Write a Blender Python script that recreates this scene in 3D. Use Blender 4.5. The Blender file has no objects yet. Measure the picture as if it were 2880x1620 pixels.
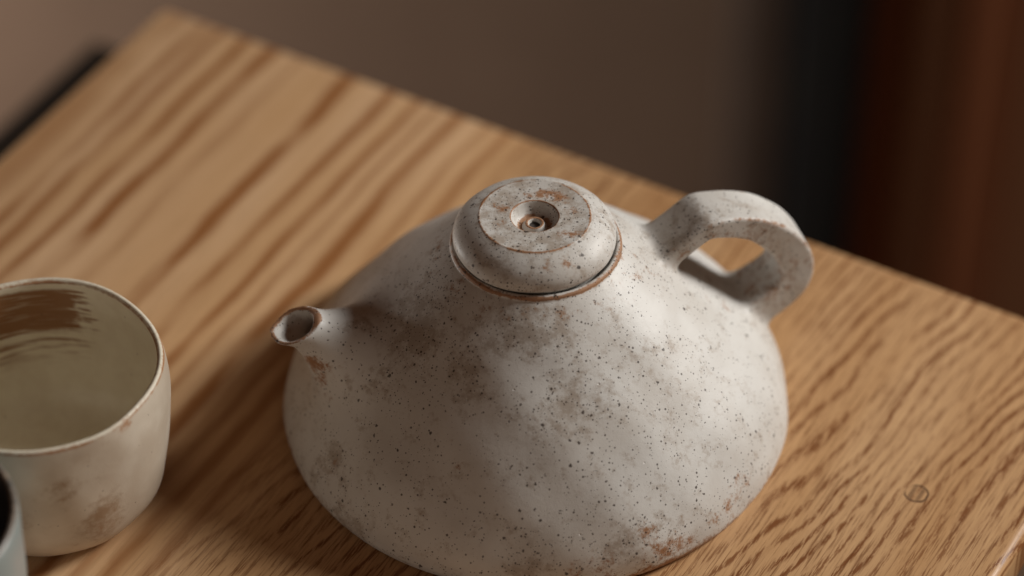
import bpy, bmesh, math
import numpy as np
from mathutils import Vector, Matrix

S = bpy.context.scene
CM = 0.01                      # all modelling below is in centimetres

# ------------------------------------------------------------------ camera
cam = bpy.data.cameras.new('camera')
cam.lens = 109.3
cam.sensor_width = 36.0
cam.clip_start = 0.02
cam.clip_end = 50
cam.dof.use_dof = True
cam.dof.focus_distance = 0.961
cam.dof.aperture_fstop = 3.4
camo = bpy.data.objects.new('camera', cam)
S.collection.objects.link(camo)
camo.location = (-0.00751, -0.72991, 0.71061)
camo.rotation_euler = (math.radians(48), 0, 0)
S.camera = camo

# ------------------------------------------------------------------ light
W = bpy.data.worlds.new('World')
S.world = W
W.use_nodes = True
bg = W.node_tree.nodes['Background']
bg.inputs[0].default_value = (0.046, 0.019, 0.009, 1)
bg.inputs[1].default_value = 1.0

def area_lamp(name, loc, target, size, power, col, spread=180):
    l = bpy.data.lights.new(name, 'AREA')
    l.shape = 'DISK'
    l.size = size
    l.energy = power
    l.color = col
    l.spread = math.radians(spread)
    o = bpy.data.objects.new(name, l)
    S.collection.objects.link(o)
    o.location = loc
    o.rotation_euler = (Vector(target) - Vector(loc)).to_track_quat('-Z', 'Y').to_euler()
    return o

KAZ, KEL, KD = math.radians(17), math.radians(34.5), 1.5
area_lamp('window_light', (KD*math.cos(KEL)*math.cos(KAZ), KD*math.cos(KEL)*math.sin(KAZ), KD*math.sin(KEL)),
          (0, 0, 0.03), 0.40, 3.45, (1.0, 0.965, 0.915), 70)
area_lamp('wall_fill', (-0.85, 0.40, -0.22), (-0.52, 0.70, -0.42), 0.25, 16.5, (1.0, 0.98, 0.93))  # unseen lamp, added so the wall grades brighter to the left
area_lamp('front_fill', (0.15, -2.0, 0.26), (0, 0, 0.03), 0.8, 3.5, (1.0, 0.88, 0.74))

S.view_settings.view_transform = 'Standard'
S.view_settings.look = 'None'
S.view_settings.exposure = 0
S.view_settings.gamma = 1
S.cycles.use_denoising = True

# ------------------------------------------------------------------ node helper
class NT:
    def __init__(self, name):
        self.m = bpy.data.materials.new(name)
        self.m.use_nodes = True
        self.t = self.m.node_tree
        self.p = self.t.nodes['Principled BSDF']
    def n(self, kind, **kw):
        x = self.t.nodes.new(kind)
        for k, v in kw.items():
            setattr(x, k, v)
        return x
    def put(self, sock, v):
        if isinstance(v, bpy.types.NodeSocket):
            self.t.links.new(v, sock)
        elif v is not None:
            if hasattr(sock.default_value, '__len__') and not hasattr(v, '__len__'):
                v = (v,)*len(sock.default_value)
            if hasattr(v, '__len__') and len(v) == 3 and len(sock.default_value) == 4:
                v = (*v, 1)
            sock.default_value = v
    def math(self, op, a, b=None, c=None, clamp=False):
        x = self.n('ShaderNodeMath', operation=op, use_clamp=clamp)
        for s, v in zip(x.inputs, (a, b, c)):
            self.put(s, v)
        return x.outputs[0]
    def vmath(self, op, a, b=None):
        x = self.n('ShaderNodeVectorMath', operation=op)
        self.put(x.inputs[0], a)
        if op == 'SCALE':
            self.put(x.inputs['Scale'], b)
        else:
            self.put(x.inputs[1], b)
        return x.outputs['Value'] if op in ('LENGTH', 'DISTANCE', 'DOT_PRODUCT') else x.outputs[0]
    def step(self, v, lo, hi, a=0., b=1.):
        x = self.n('ShaderNodeMapRange', interpolation_type='SMOOTHSTEP')
        for s, q in zip(x.inputs, (v, lo, hi, a, b)):
            self.put(s, q)
        return x.outputs[0]
    def lin(self, v, lo, hi, a=0., b=1.):
        x = self.n('ShaderNodeMapRange')
        for s, q in zip(x.inputs, (v, lo, hi, a, b)):
            self.put(s, q)
        return x.outputs[0]
    def noise(self, vec, scale, detail=2., rough=.5, col=False, dist=0.):
        x = self.n('ShaderNodeTexNoise')
        self.put(x.inputs['Vector'], vec)
        x.inputs['Scale'].default_value = scale
        x.inputs['Detail'].default_value = detail
        x.inputs['Roughness'].default_value = rough
        x.inputs['Distortion'].default_value = dist
        return x.outputs['Color' if col else 'Fac']
    def voronoi(self, vec, scale):
        x = self.n('ShaderNodeTexVoronoi')
        self.put(x.inputs['Vector'], vec)
        x.inputs['Scale'].default_value = scale
        return x.outputs['Distance'], x.outputs['Color']
    def mix(self, f, a, b, mode='MIX'):
        x = self.n('ShaderNodeMix', data_type='RGBA', blend_type=mode)
        self.put(x.inputs['Factor'], f)
        self.put(x.inputs[6], a)
        self.put(x.inputs[7], b)
        return x.outputs[2]
    def xyz(self, v):
        x = self.n('ShaderNodeSeparateXYZ')
        self.put(x.inputs[0], v)
        return x.outputs
    def comb(self, a, b, c):
        x = self.n('ShaderNodeCombineXYZ')
        for s, v in zip(x.inputs, (a, b, c)):
            self.put(s, v)
        return x.outputs[0]
    def cm(self):
        return self.vmath('SCALE', self.n('ShaderNodeTexCoord').outputs['Object'], 100.)
    def attr(self, name):
        return self.n('ShaderNodeAttribute', attribute_name=name).outputs['Fac']
    def bump(self, h, strength, dist, normal=None):
        x = self.n('ShaderNodeBump')
        x.inputs['Strength'].default_value = strength
        x.inputs['Distance'].default_value = dist
        self.put(x.inputs['Height'], h)
        if normal is not None:
            self.put(x.inputs['Normal'], normal)
        return x.outputs[0]
    def out(self, col=None, rough=None, normal=None, spec=None):
        for nm, v in (('Base Color', col), ('Roughness', rough), ('Normal', normal), ('Specular IOR Level', spec)):
            if v is not None:
                self.put(self.p.inputs[nm], v)
        return self.m

# ------------------------------------------------------------------ materials
def mat_wood():
    k = NT('oak')
    p = k.cm()
    u, y, z = k.xyz(p)
    # slow waviness of the growth rings along the board
    wob = k.noise(k.comb(k.math('MULTIPLY', u, .22), k.math('MULTIPLY', y, .13), 0.), 1., 2., .5)
    fine = k.noise(k.comb(k.math('MULTIPLY', u, 1.2), k.math('MULTIPLY', y, .55), 3.), 1., 3., .6)
    du = k.math('ADD', k.math('MULTIPLY', k.math('SUBTRACT', wob, .5), .8), k.math('MULTIPLY', k.math('SUBTRACT', fine, .5), .22))
    ul = k.math('ADD', u, du)
    # wide cathedral rings of the far-left board
    stripes = [(.9, .55, .45), (2.1, .22, .75), (2.9, .25, .75), (4.02, .22, .9), (5.2, .30, 1.), (6.5, .25, .35),
               (8.62, .30, 1.), (10.3, .24, .85), (11.5, .22, .8), (12.3, .16, .6), (13.3, .30, .85), (14.4, .2, .5),
               (15.3, .25, .6), (16.3, .2, .7)]
    acc = None
    for c, w, a in stripes:
        d = k.math('ABSOLUTE', k.math('SUBTRACT', ul, c))
        s = k.step(d, w*.15, w*1.7, a, 0.)
        acc = s if acc is None else k.math('MAXIMUM', acc, s)
    brk = k.noise(k.comb(k.math('MULTIPLY', u, .9), k.math('MULTIPLY', y, .16), 7.), 1., 2.)
    left = k.math('MULTIPLY', acc, k.step(brk, .30, .55, .25, 1.15))
    # finer rings of the right part: rows of pores crossing the fibre at a slight angle
    wr = k.noise(k.comb(k.math('MULTIPLY', u, .22), k.math('MULTIPLY', y, .09), 11.), 1., 2.)
    wr2 = k.noise(k.comb(k.math('MULTIPLY', u, .9), k.math('MULTIPLY', y, .5), 5.), 1., 3.)
    ur = k.math('ADD', k.math('ADD', u, k.math('MULTIPLY', y, -.14)),
                k.math('ADD', k.math('MULTIPLY', wr, 3.0), k.math('MULTIPLY', wr2, .10)))
    ph = k.math('FRACT', k.math('MULTIPLY', ur, 1.9))
    ring = k.step(k.math('ABSOLUTE', k.math('SUBTRACT', ph, .5)), .06, .34, 1., 0.)
    amp = k.noise(k.comb(k.math('MULTIPLY', u, .8), k.math('MULTIPLY', y, .10), 13.), 1., 2.)
    ring = k.math('MULTIPLY', ring, k.step(amp, .30, .60, .32, 1.15))
    # individual pores: streaks along the fibre
    st = k.noise(k.comb(k.math('MULTIPLY', u, 15.), k.math('MULTIPLY', y, 1.1), 2.), 1., 3., .7)
    st2 = k.noise(k.comb(k.math('MULTIPLY', u, 15.), k.math('MULTIPLY', y, .42), 9.), 1., 3., .65)
    pore = k.step(k.math('ADD', st, k.math('MULTIPLY', ring, .13)), .555, .65)
    thin = k.step(st2, .52, .66)
    right = k.math('MAXIMUM', k.math('MULTIPLY', pore, k.math('ADD', k.math('MULTIPLY', ring, .6), .30)), k.math('MULTIPLY', ring, .10))
    side = k.step(k.math('ADD', u, k.math('MULTIPLY', k.math('SUBTRACT', wob, .5), 4.)), 15.5, 18.)
    m = k.math('ADD', k.math('MULTIPLY', left, k.math('SUBTRACT', 1., side)), k.math('MULTIPLY', right, side), clamp=True)
    # base tone
    t1 = k.noise(k.comb(k.math('MULTIPLY', u, .35), k.math('MULTIPLY', y, .05), 1.), 1., 2.)
    t2 = k.noise(k.comb(k.math('MULTIPLY', u, 9.), k.math('MULTIPLY', y, .35), 4.), 1., 3., .6)
    base = k.mix(k.step(t1, .3, .7), k.mix(side, (.68, .42, .215), (.52, .300, .140)), k.mix(side, (.80, .54, .32), (.62, .390, .205)))
    base = k.mix(k.lin(t2, .3, .7, 0., .42), base, k.mix(side, (.50, .28, .13), (.36, .19, .082)))
    darkc = k.mix(side, (.300, .112, .030), (.165, .050, .012))
    col = k.mix(k.math('MULTIPLY', m, .92), base, darkc)
    col = k.mix(k.math('MULTIPLY', thin, k.math('ADD', k.math('MULTIPLY', side, .58), .16)), col, (.15, .052, .015))
    # stamped circle
    cx, cy = 35.55, -9.56
    lx, ly = k.math('SUBTRACT', u, cx), k.math('SUBTRACT', y, cy)
    jn = k.noise(p, 3.2, 2.)
    dd = k.math('ADD', k.math('SQRT', k.math('ADD', k.math('MULTIPLY', lx, lx), k.math('MULTIPLY', ly, ly))), k.math('MULTIPLY', k.math('SUBTRACT', jn, .5), .10))
    rg = k.step(k.math('ABSOLUTE', k.math('SUBTRACT', dd, .365)), .014, .045, 1., 0.)
    gap = k.step(k.math('ADD', k.math('MULTIPLY', lx, -.9), k.math('MULTIPLY', ly, .25)), .22, .34, 1., .1)
    inner = k.step(dd, .29, .34, 1., 0.)
    hat = k.step(k.math('FRACT', k.math('ADD', k.math('MULTIPLY', lx, 3.6), .22)), .35, .5)
    hat = k.math('MULTIPLY', k.math('MULTIPLY', hat, inner), .5)
    mark = k.math('MAXIMUM', k.math('MULTIPLY', rg, gap), hat)
    col = k.mix(k.math('MULTIPLY', mark, .95), col, (.06, .028, .018))
    h = k.math('ADD', k.math('MULTIPLY', m, -1.), k.math('MULTIPLY', thin, -.7))
    h = k.math('ADD', h, k.math('MULTIPLY', t2, .5))
    nb = k.bump(h, .16, .0003)
    rough = k.lin(t2, .2, .8, .30, .44)
    return k.out(col, rough, nb, .24)

def mat_glaze(name, base, base2, rust, dark, speck=1.0, patch=1.0, rough=.46, zbase=True):
    """speckled stoneware glaze; attribute 'rust' marks thin edges, 'stain' marks smoky patches"""
    k = NT(name)
    p = k.cm()
    rustA, stA = k.attr('rust'), k.attr('stain')
    n1 = k.noise(p, .42, 3., .55)
    n2 = k.noise(k.vmath('ADD', p, (7., 3., 1.)), 1.1, 4., .6)
    n3 = k.noise(k.vmath('ADD', p, (1., 9., 5.)), 3.2, 5., .68)
    n4 = k.noise(k.vmath('ADD', p, (4., 2., 8.)), 11., 3., .6)
    n5 = k.noise(k.vmath('ADD', p, (2., 6., 3.)), 2.4, 8., .78)
    col = k.mix(k.step(n1, .38, .66), base, base2)
    # smoky brown-grey clouds
    cl = k.step(k.math('ADD', k.math('MULTIPLY', n2, .40), k.math('ADD', k.math('MULTIPLY_ADD', n5, .85, -.125), k.math('MULTIPLY', stA, .22))), .52, .71)
    col = k.mix(k.math('MULTIPLY', cl, .56*patch), col, (.25, .168, .100))
    # rust where the glaze broke
    rr = k.math('ADD', k.math('MULTIPLY_ADD', n5, 1.5, -.42), k.math('ADD', k.math('MULTIPLY', n4, .34), k.math('MULTIPLY', rustA, .72)))
    rm = k.step(rr, .72, 1.0)
    col = k.mix(k.math('MULTIPLY', rm, .92), col, k.mix(n4, rust, dark))
    # iron specks
    warp = k.vmath('ADD', p, k.vmath('SCALE', k.noise(p, 9., 1., col=True), .10))
    dens = k.math('ADD', k.math('MULTIPLY', n2, .55), k.math('ADD', k.math('MULTIPLY', n1, .25), k.math('MULTIPLY', k.math('ADD', stA, rustA), .30)))
    tot = None
    for sc, sz, thr in ((2.6, .21, .38), (4.4, .28, .32), (7.0, .34, .30), (12., .42, .42)):
        d, c = k.voronoi(warp if sc < 7 else p, sc)
        r0 = k.xyz(c)
        pres = k.step(k.math('ADD', r0[0], k.math('MULTIPLY', k.math('SUBTRACT', dens, .45), 3.6)), thr, thr + .06)
        size = k.math('MULTIPLY', k.math('ADD', k.math('MULTIPLY', k.math('POWER', r0[1], 3.), .72), .28), sz)
        s = k.step(d, k.math('MULTIPLY', size, .6), size, 1., 0.)
        s = k.math('MULTIPLY', s, pres)
        tot = s if tot is None else k.math('MAXIMUM', tot, s)
    col = k.mix(k.math('MULTIPLY', tot, .88*speck), col, (.035, .020, .013))
    # surface
    h1 = k.noise(p, 26., 2., .6)
    hb = k.bump(h1, .16, .0003)
    h2 = k.noise(p, 2.2, 3., .55)
    hb = k.bump(h2, .08, .0015, hb)
    pit, pc = k.voronoi(p, 1.5)
    pits = k.math('MULTIPLY', k.step(pit, .04, .075, -1., 0.), k.step(k.xyz(pc)[0], .7, .74))
    hb = k.bump(pits, .5, .0006, hb)
    r = k.math('ADD', k.math('ADD', rough - .06, k.math('MULTIPLY', n3, .14)), k.math('MULTIPLY', rm, .12))
    return k.out(col, r, hb, .45)

def mat_plain(name, c1, c2, scale=6., rough=.6, stretch=(1, 1, 1), bump=.1):
    k = NT(name)
    p = k.vmath('MULTIPLY', k.cm(), stretch)
    n = k.noise(p, scale*.1, 4., .6)
    col = k.mix(k.step(n, .3, .7), c1, c2)
    return k.out(col, rough, k.bump(n, bump, .001), .12)

M_WOOD = mat_wood()
M_POT = mat_glaze('speckled_glaze', (.665, .655, .625), (.58, .555, .515), (.43, .205, .085), (.22, .10, .042))
M_WALL = mat_plain('wall_plaster', (.080, .050, .034), (.090, .057, .039), 1.2, .85)
M_FLOOR = mat_plain('floor_boards', (.16, .10, .065), (.21, .135, .09), 3., .6, (1, .1, 1))
M_BLACK = mat_plain('gap_black', (.006, .005, .005), (.008, .007, .006), 3., .9)
M_EDGE = mat_plain('edge_strip_brown', (.040, .026, .019), (.046, .030, .022), 2., .9)
M_DARK = mat_plain('dark_bench_wood', (.022, .016, .012), (.030, .021, .015), 3., .8, (2, .2, 1))
M_RED = mat_plain('red_brown_board', (.125, .042, .017), (.145, .048, .019), 2., .9, (3, 3, .2))
M_RED2 = mat_plain('umber_board', (.092, .037, .016), (.108, .042, .018), 2., .9, (3, 3, .2))

# ------------------------------------------------------------------ object helpers
def link(o, parent=None):
    S.collection.objects.link(o)
    if parent is not None:
        o.parent = parent
    return o

def tag(o, label=None, cat=None, group=None, kind=None):
    for key, v in (('label', label), ('category', cat), ('group', group), ('kind', kind)):
        if v:
            o[key] = v
    return o

def empty(name, loc=(0, 0, 0), rz=0.):
    o = bpy.data.objects.new(name, None)
    o.location = loc
    o.rotation_euler = (0, 0, rz)
    o.empty_display_size = .02
    return link(o)

def mesh_obj(name, v, f, mat, parent=None, attrs=None, normals=None, smooth=True):
    me = bpy.data.meshes.new(name)
    me.from_pydata([tuple(q) for q in (np.asarray(v)*CM)], [], [tuple(int(i) for i in q) for q in f])
    me.polygons.foreach_set('use_smooth', [smooth]*len(me.polygons))
    for nm, a in (attrs or {}).items():
        at = me.attributes.new(nm, 'FLOAT', 'POINT')
        at.data.foreach_set('value', np.asarray(a, dtype=np.float32))
    me.materials.append(mat)
    me.update()
    if normals is not None:
        me.normals_split_custom_set_from_vertices([tuple(q) for q in normals])
    return link(bpy.data.objects.new(name, me), parent)

def box_obj(name, lo, hi, mat, parent=None, bevel=0.15, seg=3):
    bm = bmesh.new()
    bmesh.ops.create_cube(bm, size=1.)
    for v in bm.verts:
        v.co = Vector([(lo[i] + (v.co[i] + .5)*(hi[i] - lo[i]))*CM for i in range(3)])
    if bevel:
        bmesh.ops.bevel(bm, geom=list(bm.edges), offset=bevel*CM, segments=seg, profile=.5, affect='EDGES')
    me = bpy.data.meshes.new(name)
    bm.to_mesh(me)
    bm.free()
    me.polygons.foreach_set('use_smooth', [True]*len(me.polygons))
    me.materials.append(mat)
    o = link(bpy.data.objects.new(name, me), parent)
    me.set_sharp_from_angle(angle=math.radians(60))
    return o

def curve_pts(ctrl, n=12):
    """Catmull-Rom through control points"""
    c = np.asarray(ctrl, float)
    c = np.vstack([2*c[0]-c[1], c, 2*c[-1]-c[-2]])
    out = []
    for i in range(1, len(c)-2):
        t = np.linspace(0, 1, n, endpoint=False)[:, None]
        a, b, d, e = c[i-1], c[i], c[i+1], c[i+2]
        out.append(.5*((2*b) + (-a+d)*t + (2*a-5*b+4*d-e)*t**2 + (-a+3*b-3*d+e)*t**3))
    return np.vstack(out + [c[-2:-1]])

def wobble(p, amp, seed=0., freq=1.):
    x, y, z = p[:, 0]*freq, p[:, 1]*freq, p[:, 2]*freq
    s = seed
    return amp*(np.sin(.9*x+.4*y+s)*np.sin(.8*z+1.3+s) + .7*np.sin(1.5*y-.7*x+2.1+s)*np.cos(.9*z+.4*x)
                + .5*np.sin(2.1*x+1.7*y+1.1*z+.6+s) + .3*np.sin(2.9*z-1.9*x+s))

def blobs(p, lst):
    a = np.zeros(len(p))
    for x, y, z, r, w in lst:
        a += w*np.exp(-((p-np.array([x, y, z]))**2).sum(1)/(r*r))
    return np.clip(a, 0, 1.5)

# ------------------------------------------------------------------ setting
floor = box_obj('floor', (-160, -120, -74), (160, 70, -72), M_FLOOR, bevel=0)
tag(floor, 'dark brown floor under the wooden table', kind='structure')
wall = box_obj('wall', (-160, 70, -72), (11.6, 76, 60), M_WALL, bevel=0)
tag(wall, 'plain brown plaster wall out of focus behind the table', kind='structure')

edge_strip = box_obj('soft_edge_strip', (11.7, 69.2, -72), (15.25, 75.5, 60), M_EDGE, bevel=.5)  # added strip, its half-dark colour grades the wall softly into the black
tag(edge_strip, 'added dark brown strip softening the edge where the wall meets the black strip', 'added strip')
dark_gap = box_obj('dark_gap_strip', (15.35, 68.6, -72), (19.6, 75, 60), M_BLACK, bevel=.3)  # solid strip, its black colour stands in for the dark door gap
tag(dark_gap, 'near-black strip standing in for the dark gap between brown wall and red-brown boards', 'dark_gap')
pan = empty('board_partition', (.198, .71, -.72))
tag(pan, 'dark red-brown upright boards out of focus behind the table corner', 'partition')
xs = [0, 2.6, 5.2, 9.6, 14.2, 19.0, 24.]
for i in range(6):
    box_obj('board', (xs[i]+.08, -1.2 if i % 2 else -.9, 0), (xs[i+1]-.08, 1.2, 132), (M_RED, M_RED2, M_RED, M_RED2, M_RED, M_RED2)[i], pan, bevel=.25)

# table: local x runs along the far edge, local y along the grain
TA = math.atan2(-.4956, .8686)
TL, TW = 39.3, 42.
table = empty('side_table', (-.1402, .2207, 0), TA)
tag(table, 'small oak side table with rounded edges holding the teapot and cups', 'table')
box_obj('table_top', (0, -TW, -1.9), (TL, 0, 0), M_WOOD, table, bevel=.42, seg=6)
for a in (0, 1):
    for b in (0, 1):
        x0, y0 = (3.0, TL-6.5)[a], (-TW+3., -6.5)[b]
        box_obj('leg', (x0, y0, -72), (x0+3.5, y0+3.5, -1.95), M_WOOD, table, bevel=.4)

# dark bench standing under and behind the table's left side
bench = empty('dark_bench', (-.1402, .2207, -.72), TA)
tag(bench, 'dark low bench half hidden below the table by its left edge', 'bench')
box_obj('seat', (-9.4, -30, 59), (2.4, 7.2, 62), M_DARK, bench, bevel=.3)
for a in (0, 1):
    for b in (0, 1):
        x0, y0 = (-8.6, -1.2)[a], (-29, 3.)[b]
        box_obj('leg', (x0, y0, 0), (x0+2.6, y0+2.6, 58.98), M_DARK, bench, bevel=.2)

# ------------------------------------------------------------------ teapot
PHI = math.radians(12)                                   # the spout points the opposite way
HC, HS = math.cos(PHI), math.sin(PHI)
HPHI = math.radians(18)
GC, GS = math.cos(HPHI), math.sin(HPHI)
side = curve_pts([(8.13, .2), (8.20, .5), (8.04, 1.2), (7.45, 2.2), (6.50, 3.4), (5.42, 4.6), (4.40, 5.6), (3.47, 6.5), (2.93, 6.99), (2.69, 7.18)], 14)
lip = curve_pts([(2.69, 7.18), (2.68, 7.26), (2.63, 7.32), (2.55, 7.33), (2.48, 7.27), (2.45, 7.15), (2.44, 6.9)], 6)[1:]
PROF = np.vstack([[(0., 0.), (7.80, 0.), (7.92, .01), (8.01, .04), (8.08, .10)], side, lip, [(2.3, 6.70), (0., 6.70)]])

def poly_sdf(q, P):
    """signed distance (negative inside) from 2D points to a closed polygon"""
    d2 = np.full(len(q), 1e9)
    inside = np.zeros(len(q), bool)
    for a, b in zip(P, np.roll(P, -1, 0)):
        e = b-a
        w = q-a
        L = e@e
        if L < 1e-12:
            continue
        t = np.clip((w@e)/L, 0, 1)
        d = w-t[:, None]*e
        if not (a[0] == 0 and b[0] == 0):
            np.minimum(d2, (d*d).sum(1), out=d2)
        c = ((a[1] > q[:, 1]) != (b[1] > q[:, 1]))
        if c.any():
            xi = e[0]*(q[:, 1]-a[1])/(e[1] if abs(e[1]) > 1e-12 else 1e-12)+a[0]
            inside ^= c & (q[:, 0] < xi)
    d = np.sqrt(d2)
    return np.where(inside, -d, d)

# tabulated version for the grid
TR, TZ, TS = 11.5, 9., .025
gr, gz = np.meshgrid(np.arange(0, TR, TS), np.arange(-1., TZ, TS), indexing='ij')
TAB = poly_sdf(np.stack([gr.ravel(), gz.ravel()], 1), PROF).reshape(gr.shape)

def body_sdf(p, exact):
    r = np.hypot(p[:, 0], p[:, 1])
    i = np.clip(r/TS, 0, TAB.shape[0]-1.001)
    j = np.clip((p[:, 2]+1.)/TS, 0, TAB.shape[1]-1.001)
    a, b = i.astype(int), j.astype(int)
    fi, fj = i-a, j-b
    return (TAB[a, b]*(1-fi)*(1-fj)+TAB[a+1, b]*fi*(1-fj)+TAB[a, b+1]*(1-fi)*fj+TAB[a+1, b+1]*fi*fj)

# spout frame in the (s, z) plane, s measured away from the handle
SM = np.array([7.62, 5.26])                              # mouth centre
SAX = np.array([math.cos(math.radians(42)), math.sin(math.radians(42))])
ST = 3.7
SO = SM-ST*SAX
SN = np.array([math.cos(math.radians(67)), math.sin(math.radians(67))])
RT = ST+np.array([-5, -3.6, -2.5, -1.7, -1.1, -.7, -.35, -.05, .3, 1.])
RO = np.array([2.3, 2.15, 1.75, 1.33, .98, .79, .68, .72, .84, 1.05])
tt = np.linspace(-1, 5, 400)
ro = np.interp(tt, RT, RO)
ker = np.hanning(41); ker /= ker.sum()
ro_s = np.convolve(np.pad(ro, 20, mode='edge'), ker, 'valid')

def spout_coords(p):
    s = -(p[:, 0]*HC+p[:, 1]*HS)
    w = -p[:, 0]*HS+p[:, 1]*HC
    ds, dz = s-SO[0], p[:, 2]-SO[1]
    t = ds*SAX[0]+dz*SAX[1]
    n = -ds*SAX[1]+dz*SAX[0]
    rho = np.hypot(n, w)
    cut = ((s-SM[0])*SN[0]+(p[:, 2]-SM[1])*SN[1]-.06*w)
    return t, rho, cut

def smin(a, b, k):
    h = np.maximum(k-np.abs(a-b), 0)/k
    return np.minimum(a, b)-h*h*h*k/6.

def smax(a, b, k):
    return -smin(-a, -b, k)

# handle centre line (s, z), half thickness, half width
HL = curve_pts([(3.05, 5.26), (3.94, 5.79), (4.66, 6.33), (5.36, 6.80), (5.80, 6.86), (6.56, 6.70), (7.40, 6.26), (8.16, 5.53), (8.62, 4.72), (8.66, 4.08),
                (8.30, 3.46), (7.30, 2.82), (6.52, 2.22)], 6)
HT = np.interp(np.linspace(0, 1, len(HL)), [0, .12, .3, .45, .62, .8, 1.], [.42, .31, .33, .43, .58, .56, .58])
HW = np.interp(np.linspace(0, 1, len(HL)), [0, .1, .3, .6, .85, 1.], [1.1, .86, .846, .70, .85, .95])
HT = np.convolve(np.pad(HT, 6, mode='edge'), np.hanning(15)[1:-1]/np.hanning(15).sum(), 'valid')

def handle_coords(p):
    s = p[:, 0]*GC+p[:, 1]*GS
    w = -p[:, 0]*GS+p[:, 1]*GC
    q = np.stack([s, p[:, 2]], 1)
    best = np.full(len(p), 1e9)
    ht = np.zeros(len(p)); hw = np.ones(len(p)); tn = np.zeros(len(p)); sg = np.zeros(len(p))
    n = len(HL)-1
    for i in range(n):
        a, b = HL[i], HL[i+1]
        e = b-a
        L = e@e
        t = np.clip(((q-a)@e)/L, 0, 1)
        d = q-a-t[:, None]*e
        dd = np.sqrt((d*d).sum(1))
        m = dd < best
        best[m] = dd[m]
        ht[m] = (HT[i]+(HT[i+1]-HT[i])*t)[m]
        hw[m] = (HW[i]+(HW[i+1]-HW[i])*t)[m]
        tn[m] = ((i+t)/n)[m]
        sg[m] = np.sign(e[0]*d[:, 1]-e[1]*d[:, 0])[m]
    return best, w, ht, hw, tn, sg

def handle_sdf(p):
    dn, w, ht, hw, tn, sg = handle_coords(p)
    r = .13
    x = dn-(ht-r)
    # the outer face is slightly crowned
    y = np.abs(w)-(hw-r)
    return np.hypot(np.maximum(x, 0), np.maximum(y, 0))+np.minimum(np.maximum(x, y), 0)-r

def pot_sdf(p, exact=False):
    b = body_sdf(p, exact)+wobble(p, .03, 1.7)*np.clip((7.1-p[:, 2])/1.5, 0, 1)*np.clip(p[:, 2]/.6, 0, 1)
    rr_ = np.hypot(p[:, 0], p[:, 1])+1e-6
    b = b-.14*np.exp(-((p[:, 2]-2.6)/1.6)**2)*(.35+p[:, 0]/rr_)
    t, rho, cut = spout_coords(p)
    R = np.interp(t, tt, ro_s)
    sp = (rho-R)*.9
    sp = np.maximum(sp, -t-1.)
    lipc = cut + .03*np.sin(7*p[:, 1]+3)                  # slightly uneven cut
    sp = smax(sp, lipc, .10)
    v = smin(b, sp, 1.3)
    near = (p[:, 0]*GC+p[:, 1]*GS) > 1.5
    h = np.full(len(p), 5.)
    if near.any():
        h[near] = handle_sdf(p[near]+0)
    hk = h+wobble(p, .018, .4, 1.6)
    v = smin(v, hk, .75)
    # keep the lid seat clear of the smooth unions
    bore = (rho-np.interp(t-ST, [-9, -.55, -.4, -.2, .0, .2, .6], [.30, .31, .36, .52, .62, .69, .88]))*.9
    bore = np.maximum(bore, .6-t)
    v = smax(v, -bore, .07)
    return v, b, sp, h, t, rho, cut

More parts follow.
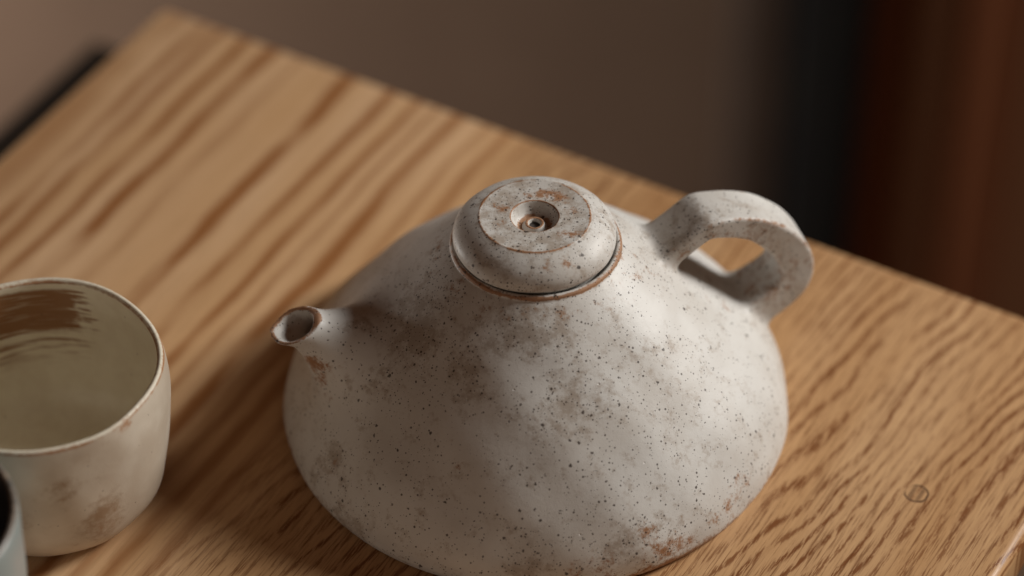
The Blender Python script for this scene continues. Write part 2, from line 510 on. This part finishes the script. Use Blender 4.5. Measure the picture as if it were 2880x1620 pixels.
def surface_nets(f, lo, hi, h):
    ax = [np.arange(lo[i], hi[i]+h, h) for i in range(3)]
    nx, ny, nz = map(len, ax)
    B = 4                                                 # coarse blocks first, fine samples only near the surface
    nb = [-(-n_//B) for n_ in (nx, ny, nz)]
    cen = [lo[i]+h*(np.arange(nb[i])*B+(B-1)/2) for i in range(3)]
    gc = np.stack(np.meshgrid(*cen, indexing='ij'), -1).reshape(-1, 3)
    vc = f(gc)
    V6 = np.repeat(vc.astype(np.float32)[:, None], B**3, 1)
    nearb = np.nonzero(np.abs(vc) < h*B*1.25)[0]
    loc = np.stack(np.meshgrid(*[np.arange(B)-(B-1)/2]*3, indexing='ij'), -1).reshape(-1, 3)*h
    for i in range(0, len(nearb), 6000):
        ib = nearb[i:i+6000]
        V6[ib] = f((gc[ib][:, None]+loc[None]).reshape(-1, 3)).reshape(len(ib), -1)
    Vv = V6.reshape(*nb, B, B, B).transpose(0, 3, 1, 4, 2, 5).reshape(nb[0]*B, nb[1]*B, nb[2]*B)[:nx, :ny, :nz]
    sgn = Vv < 0
    cnt = np.zeros((nx-1, ny-1, nz-1), np.int8)
    for a in (0, 1):
        for b in (0, 1):
            for c in (0, 1):
                cnt += sgn[a:nx-1+a, b:ny-1+b, c:nz-1+c]
    act = (cnt > 0) & (cnt < 8)
    I, J, K = np.nonzero(act)
    idx = np.full(act.shape, -1, np.int64)
    idx[I, J, K] = np.arange(len(I))
    acc = np.zeros((len(I), 3)); num = np.zeros(len(I))
    cor = [(a, b, c) for a in (0, 1) for b in (0, 1) for c in (0, 1)]
    val = {c: Vv[I+c[0], J+c[1], K+c[2]].astype(float) for c in cor}
    for c in cor:
        for d in range(3):
            if c[d] == 0:
                e = list(c); e[d] = 1; e = tuple(e)
                m = (val[c] < 0) != (val[e] < 0)
                t = val[c][m]/(val[c][m]-val[e][m])
                q = np.tile(np.array(c, float), (m.sum(), 1)); q[:, d] += t
                acc[m] += q; num[m] += 1
    verts = np.stack([ax[0][I], ax[1][J], ax[2][K]], 1)+acc/num[:, None]*h
    faces = []
    for d in range(3):
        sl0 = [slice(None)]*3; sl1 = [slice(None)]*3
        sl0[d] = slice(0, -1); sl1[d] = slice(1, None)
        ch = sgn[tuple(sl0)] != sgn[tuple(sl1)]
        g = np.stack(np.nonzero(ch), 1)
        o1, o2 = [(1, 2), (2, 0), (0, 1)][d]
        dims = np.array([nx, ny, nz])
        ok = (g[:, o1] > 0) & (g[:, o2] > 0) & (g[:, o1] < dims[o1]-1) & (g[:, o2] < dims[o2]-1)
        g = g[ok]
        quad = []
        for da, db in ((-1, -1), (0, -1), (0, 0), (-1, 0)):
            q = g.copy(); q[:, o1] += da; q[:, o2] += db
            quad.append(idx[q[:, 0], q[:, 1], q[:, 2]])
        quad = np.stack(quad, 1)
        flip = ~sgn[g[:, 0], g[:, 1], g[:, 2]]
        quad[flip] = quad[flip][:, ::-1]
        faces.append(quad)
    return verts, np.vstack(faces)

verts, faces = surface_nets(lambda p: pot_sdf(p)[0], (-9.6, -8.6, -.2), (9.8, 8.6, 8.2), .065)
def grad(p, e=.02):
    g = np.empty_like(p)
    for i in range(3):
        d = np.zeros(3); d[i] = e
        g[:, i] = (pot_sdf(p+d, True)[0]-pot_sdf(p-d, True)[0])/(2*e)
    return g
g = grad(verts)
for it in range(2):
    v0 = pot_sdf(verts, True)[0]
    gg = np.maximum((g*g).sum(1), .2)
    verts = verts-np.clip(v0/gg, -.05, .05)[:, None]*g
    if it == 0:
        g = grad(verts)
g = grad(verts, .03)
nrm = g/np.maximum(np.linalg.norm(g, axis=1), 1e-6)[:, None]
v0, b, sp, h, t, rho, cut = pot_sdf(verts, True)
verts[:, 2] = np.maximum(verts[:, 2], 0.)

# where the glaze is thin: lip, spout edge, foot, handle edges
r = np.hypot(verts[:, 0], verts[:, 1])
rust = np.zeros(len(verts))
az_ = np.arctan2(verts[:, 1], verts[:, 0])
rust = np.maximum(rust, (1.12+.16*np.sin(az_*5.+1.)+.1*np.sin(az_*11.))*np.exp(-((r-2.65)/.085)**2-((verts[:, 2]-7.265)/.075)**2))
rust = np.maximum(rust, 1.15*np.where((t > ST-.9) & (rho < 1.3), np.exp(-(cut/.055)**2), 0)*(.85+.2*np.sin(az_*60.)+.15*verts[:, 2]*0))
rust = np.maximum(rust, .72*np.exp(-(np.maximum(verts[:, 2]-.15, 0)/.45)**2)*(.55+.45*np.sin(np.arctan2(verts[:, 1], verts[:, 0])*3.+4.4)))
ok = (verts[:, 0]*GC+verts[:, 1]*GS) > 2.5
hd = np.zeros(len(verts))
dn, w, ht, hw, tn, sg = handle_coords(verts[ok])
edge = np.exp(-((np.abs(w)-hw+.07)/.10)**2)*np.exp(-((dn-ht+.07)/.10)**2)
hd[ok] = np.where(h[ok] < .1, np.maximum(.55*edge, np.maximum(np.where(sg < 0, .36, 0), np.where(w < -hw+.12, .26, 0))*np.exp(-(h[ok]/.1)**2)), 0)
rust = np.maximum(rust, hd)
rust = np.maximum(rust, .26*np.exp(-((r-3.05)/.35)**2)*(verts[:, 2] > 6.2))
RUST_SPOTS = [(-6.7, -2.33, 4.0, 0.54, 0.38), (-7.14, -2.13, 4.24, 0.46, 0.45), (-2.43, -6.0, 3.45, 0.24, 0.45), (2.6, -0.59, 7.28, 0.34, 0.4), (3.1, -1.04, 6.69, 0.46, 0.32), (3.63, -0.34, 6.39, 0.54, 0.32), (6.11, 0.65, 3.77, 0.39, 0.4), (5.48, 0.35, 4.5, 0.46, 0.32), (6.41, -4.62, 1.41, 0.46, 0.5), (6.04, -5.26, 1.13, 0.46, 0.48), (5.58, -5.85, 1.02, 0.46, 0.4), (4.56, -6.72, 0.87, 0.62, 0.44), (3.68, -7.3, 0.95, 0.7, 0.5), (3.3, -7.05, 1.75, 0.46, 0.4), (2.08, -7.81, 1.06, 0.62, 0.42), (7.35, -2.77, 1.63, 0.31, 0.4), (1.1, -8.07, 0.89, 0.62, 0.4), (-6.26, -4.37, 1.91, 0.31, 0.36), (-6.9, -2.6, 3.6, 0.54, 0.29), (-7.2, -2.5, 2.8, 0.68, 0.22), (-6.2, -2.3, 4.3, 0.47, 0.25)]
STAIN_SPOTS = [(-3.82, -1.61, 5.87, 1.05, 0.72), (-3.55, -2.63, 5.63, 0.75, 0.72), (0.49, -3.41, 6.53, 0.9, 0.64), (-0.61, -3.04, 6.84, 1.05, 0.48), (-6.2, -4.37, 1.99, 0.52, 0.72), (-5.82, -5.76, 0.58, 0.75, 0.64), (-6.86, -4.06, 1.33, 0.6, 0.48), (-2.19, -3.95, 5.53, 0.9, 0.56), (0.85, -5.21, 4.72, 0.9, 0.48), (1.58, -4.67, 5.04, 1.35, 0.32), (-1.84, -0.14, 6.71, 0.9, 0.4), (-0.36, -8.07, 1.06, 0.9, 0.56), (3.8, -6.89, 1.58, 0.6, 0.4), (2.69, -7.52, 1.36, 0.75, 0.56), (4.32, -3.41, 4.51, 1.35, 0.24), (-4.93, -3.12, 4.23, 0.75, 0.32), (4.4, 0.9, 7.2, 1.0, 0.5), (5.2, 1.1, 7.5, 0.9, 0.5)]
stain = blobs(verts, STAIN_SPOTS)
rust = np.maximum(rust, blobs(verts, RUST_SPOTS))

# split into parts by which shape owns the vertex
lab = np.zeros(len(verts), int)
lab[(h < b) & (h < sp)] = 2
lab[(sp-.35 < b) & (sp < h) & (t > .5) & (lab == 0) & (rho < 1.9)] = 1
fl = np.sort(lab[faces], 1)[:, 2]
teapot = empty('teapot')
tag(teapot, 'squat speckled grey-white stoneware teapot with short spout and looped side handle', 'teapot')
for kk, nm in ((0, 'body'), (1, 'spout'), (2, 'handle')):
    fs = faces[fl == kk]
    us, inv = np.unique(fs, return_inverse=True)
    mesh_obj(nm, verts[us], inv.reshape(-1, 4), M_POT, teapot, {'rust': rust[us], 'stain': stain[us]}, nrm[us])

def revolve(name, prof, mat, parent=None, seg=256, amp=0., seed=0., rustf=None, stainf=None, off=(0, 0, 0), freq=1.):
    prof = np.asarray(prof, float)
    n = len(prof)
    th = np.linspace(0, 2*np.pi, seg, endpoint=False)
    v = np.stack([prof[:, 0][:, None]*np.cos(th), prof[:, 0][:, None]*np.sin(th), np.repeat(prof[:, 1][:, None], seg, 1)], -1).reshape(-1, 3)
    if amp:
        rad = np.hypot(v[:, 0], v[:, 1])
        # same displacement for both wall faces: depends on angle and height only
        ang = np.arctan2(v[:, 1], v[:, 0])
        q = np.stack([np.cos(ang)*3.5, np.sin(ang)*3.5, v[:, 2]], 1)
        d = wobble(q, amp, seed, freq)
        v[:, 0] += np.cos(ang)*d*np.clip(rad/2., 0, 1)
        v[:, 1] += np.sin(ang)*d*np.clip(rad/2., 0, 1)
    i, j = np.meshgrid(np.arange(n-1), np.arange(seg), indexing='ij')
    a = i*seg+j; b_ = i*seg+(j+1) % seg
    f = np.stack([a, b_, b_+seg, a+seg], -1).reshape(-1, 4)
    # collapse the poles into single vertices
    fs = [list(q) for q in f]
    if prof[0, 0] < 1e-6:
        fs = [[0]+q[2:] if q[0] < seg else q for q in fs]
    if prof[-1, 0] < 1e-6:
        L = (n-1)*seg
        fs = [q[:2]+[L] if q[-1] >= L else q for q in fs]
    used = sorted(set(x for q in fs for x in q))
    mp = {u_: q for q, u_ in enumerate(used)}
    fs = [[mp[x] for x in q] for q in fs]
    v = v[used]
    at = {'rust': rustf(v) if rustf else np.zeros(len(v)), 'stain': stainf(v) if stainf else np.zeros(len(v))}
    return mesh_obj(name, v+np.array(off), fs, mat, parent, at)

LIDO = (-.05, 0, -.09)
lidp = np.vstack([[(0, 6.98), (2.18, 6.98)], curve_pts([(2.26, 7.02), (2.28, 7.2), (2.36, 7.34), (2.47, 7.43), (2.535, 7.53), (2.555, 7.66), (2.51, 7.85), (2.37, 8.05), (2.13, 8.24),
        (1.88, 8.375), (1.755, 8.43)], 6), curve_pts([(1.735, 8.445), (1.70, 8.452), (1.64, 8.447), (1.3, 8.432), (.9, 8.43), (.79, 8.43), (.745, 8.415), (.715, 8.37), (.66, 8.23), (.57, 8.09), (.46, 8.02), (.30, 8.01), (.0, 8.01)], 5)])
def lid_rust(v):
    rr = np.hypot(v[:, 0], v[:, 1])
    an = np.arctan2(v[:, 1], v[:, 0])
    a = (.72+.22*np.sin(an*3.+.6)+.14*np.sin(an*7.+2.))*np.exp(-((rr-1.73)/.045)**2-((v[:, 2]-8.44)/.05)**2)
    a = np.maximum(a, .85*np.exp(-((rr-.755)/.03)**2-((v[:, 2]-8.42)/.04)**2))
    a = np.maximum(a, np.where((rr < .62) & (v[:, 2] > 7.5), .75*np.exp(-((v[:, 2]-8.02)/.06)**2), 0))
    return np.maximum(a, 1.3*blobs(v, [(.35, 1.1, 8.43, .35, .5), (-.25, 1.0, 8.43, .3, .42), (.80, .85, 8.43, .3, .45), (1.1, .3, 8.43, .3, .38), (.9, -.8, 8.43, .3, .36), (-1.0, .4, 8.43, .4, .34), (1.2, -.9, 8.43, .3, .36), (-1.1, -.4, 8.43, .4, .25), (.3, -2., 7.9, .5, .3), (1.0, -1.8, 8., .4, .32), (-.2, -2.3, 7.7, .4, .3)]))
lid = revolve('lid', lidp, M_POT, teapot, 256, .012, 2.2, lid_rust, lambda v: np.where(v[:, 2] > 8.4, .5, .25), LIDO)
lid['label'] = 'domed lid with flat top and sunken air hole'
ringp = curve_pts([(.40, 8.005), (.345, 8.04), (.315, 8.10), (.295, 8.145), (.265, 8.162), (.225, 8.155), (.195, 8.125), (.175, 8.06), (.172, 8.015)], 5)
revolve('air_hole_ring', ringp, M_POT, lid, 96, 0, 0, lambda v: .9*np.exp(-((v[:, 2]-8.162)/.02)**2), None, LIDO)
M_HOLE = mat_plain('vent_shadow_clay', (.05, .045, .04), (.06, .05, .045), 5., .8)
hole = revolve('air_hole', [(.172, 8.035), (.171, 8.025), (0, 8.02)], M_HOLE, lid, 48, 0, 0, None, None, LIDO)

# ------------------------------------------------------------------ cups
def mat_cup(name, out1, out2, in1, in2, rust, brush=None):
    k = NT(name)
    p = k.cm()
    x, y, z = k.xyz(p)
    inside = k.attr('inside')
    rustA, stA = k.attr('rust'), k.attr('stain')
    n1 = k.noise(p, .5, 3.)
    n2 = k.noise(p, 1.6, 4., .6)
    n3 = k.noise(k.vmath('ADD', p, (3., 1., 2.)), 5.5, 4., .65)
    co = k.mix(k.step(n1, .35, .65), out1, out2)
    ci = k.mix(k.step(n2, .35, .65), in1, in2)
    if brush:
        ang = k.math('ARCTAN2', y, x)
        sn = k.noise(k.comb(k.math('MULTIPLY', ang, 1.3), k.math('MULTIPLY', z, 3.4), 2.), 1., 3., .6)
        sn2 = k.noise(k.comb(k.math('MULTIPLY', ang, 3.), k.math('MULTIPLY', z, 9.), 6.), 1., 3., .6)
        endn = k.math('ADD', k.math('MULTIPLY', n2, .35), k.math('MULTIPLY', sn2, .75))
        a_in = k.step(k.math('ADD', ang, endn), brush[0]+.48, brush[0]+.58)
        zs = k.math('ADD', z, k.math('MULTIPLY', k.math('SUBTRACT', n2, .5), .25))
        solid = k.math('MULTIPLY', k.step(zs, brush[2], brush[2]+.18), k.step(zs, brush[1]-.15, brush[1], 1., 0.))
        solid = k.math('MULTIPLY', solid, k.step(sn2, .25, .5, .6, 1.))
        lower = k.math('MULTIPLY', k.step(zs, brush[2]-1.6, brush[2]-.2, .0, 1.), k.step(zs, brush[2], brush[2]+.2, 1., 0.))
        strk = k.math('MULTIPLY', k.step(sn, .47, .62), lower)
        bm_ = k.math('MULTIPLY', k.math('MAXIMUM', solid, strk), a_in)
        ci = k.mix(k.math('MULTIPLY', bm_, .95), ci, (.27, .115, .034))
    col = k.mix(inside, co, ci)
    cl = k.step(k.math('ADD', k.math('MULTIPLY', n2, .6), k.math('ADD', k.math('MULTIPLY', n3, .3), k.math('MULTIPLY', stA, .30))), .56, .86)
    col = k.mix(k.math('MULTIPLY', cl, .75), col, (.26, .14, .06))
    rm = k.step(k.math('ADD', k.math('MULTIPLY', n3, .75), k.math('MULTIPLY', rustA, .6)), .62, .98)
    col = k.mix(k.math('MULTIPLY', rm, .9), col, rust)
    d, c = k.voronoi(p, 3.6)
    cc = k.xyz(c)
    s = k.math('MULTIPLY', k.step(d, .07, .12, 1., 0.), k.step(cc[0], .80, .84))
    col = k.mix(k.math('MULTIPLY', s, .75), col, (.10, .05, .03))
    hb = k.bump(k.noise(p, 20., 2.), .12, .0005)
    hb = k.bump(k.noise(p, 1.2, 2.), .10, .002, hb)
    hb = k.bump(k.math('MULTIPLY', k.step(d, .05, .09, -1., 0.), k.step(cc[1], .75, .78)), .5, .0008, hb)
    return k.out(col, k.lin(n3, .2, .8, .30, .42), hb, .5)

def cup(name, c, outer, inner, mat, label, amp, seed, rustf=None, stainf=None):
    """outer: profile from foot to lip, inner: lip to inside floor"""
    o_ = curve_pts(outer, 10)
    i_ = curve_pts(inner, 10)
    prof = np.vstack([[(0, .05)], o_, i_[1:]])
    ob = revolve(name, prof, mat, None, 224, amp, seed, rustf, stainf)
    me = ob.data
    co = np.empty(len(me.vertices)*3, np.float32)
    me.vertices.foreach_get('co', co)
    n_out = 1+len(o_)*224
    ins = np.zeros(len(me.vertices), np.float32)
    ins[n_out:] = 1
    at = me.attributes.new('inside', 'FLOAT', 'POINT')
    at.data.foreach_set('value', ins)
    ob.location = (c[0]*CM, c[1]*CM, 0)
    tag(ob, label, 'cup', 'handmade stoneware cups beside the teapot')
    return ob

M_CUP = mat_cup('cream_cup_glaze', (.62, .55, .45), (.52, .44, .345), (.82, .77, .63), (.77, .71, .57), (.36, .15, .05), (1.33, 5.30, 3.45))
def cup_rust(v):
    rr = np.hypot(v[:, 0], v[:, 1])
    an = np.arctan2(v[:, 1], v[:, 0])
    a = (.85+.2*np.sin(an*4.+1.)+.12*np.sin(an*9.))*np.exp(-((v[:, 2]-5.49)/.055)**2)+.35*np.exp(-((v[:, 2]-5.57)/.04)**2)
    return np.maximum(a, blobs(v, [(2.94, -2.68, 5.42, .35, .62), (3.16, -2.42, 5.45, .3, .55), (3.4, 2.0, 5.5, .5, .4), (1.5, 3.6, 5.5, .5, .4), (2.29, -2.95, 1.48, .4, .4), (1.9, -3.25, 1.61, .35, .35), (1.15, -3.84, 3.9, .25, .35), (2.25, -3.14, 2.2, .3, .3), (.85, 2.75, .8, .3, .4), (1.5, 2.5, .8, .25, .35)]))
cup('tea_cup', (-15.4, -3.67),
    [(2.55, .0), (2.95, .12), (3.3, .42), (3.66, 1.05), (3.84, 2.0), (3.95, 3.0), (4.02, 4.0), (4.0, 5.0), (3.965, 5.42), (3.93, 5.54)],
    [(3.93, 5.54), (3.85, 5.575), (3.77, 5.53), (3.73, 5.40), (3.76, 4.8), (3.74, 3.6), (3.62, 2.2), (3.3, 1.15), (2.6, .62), (1.4, .50), (0., .48)],
    M_CUP, 'cream round-bottomed tea cup with brown brush strokes inside, beside the spout', .035, .9, cup_rust,
    lambda v: blobs(v, [(2.1, -3.1, 1.6, .9, 1.), (1.15, -3.84, 3.9, .7, .8), (2.2, -3.2, 2.6, .8, .7), (2.1, -3.4, 4.7, .8, .5), (-.5, -3.8, 2.5, 1.2, .5)]))
M_CUP2 = mat_cup('grey_blue_cup_glaze', (.27, .325, .32), (.34, .345, .325), (.075, .082, .082), (.085, .085, .082), (.40, .31, .23))
def cup2_rust(v):
    return .75*np.exp(-((v[:, 2]-6.5)/.06)**2)
cup('tea_cup', (-18.42, -11.1),
    [(2.3, 0), (2.7, .12), (3.0, .5), (3.2, 1.3), (3.38, 3.), (3.5, 5.), (3.50, 6.2), (3.47, 6.46)],
    [(3.47, 6.46), (3.38, 6.52), (3.28, 6.47), (3.24, 6.3), (3.24, 5.), (3.1, 3.), (2.8, 1.2), (2.0, .6), (0, .5)],
    M_CUP2, 'pale blue-grey cup with dark inside, cut off at the lower left corner', .03, 2.4, cup2_rust, None)
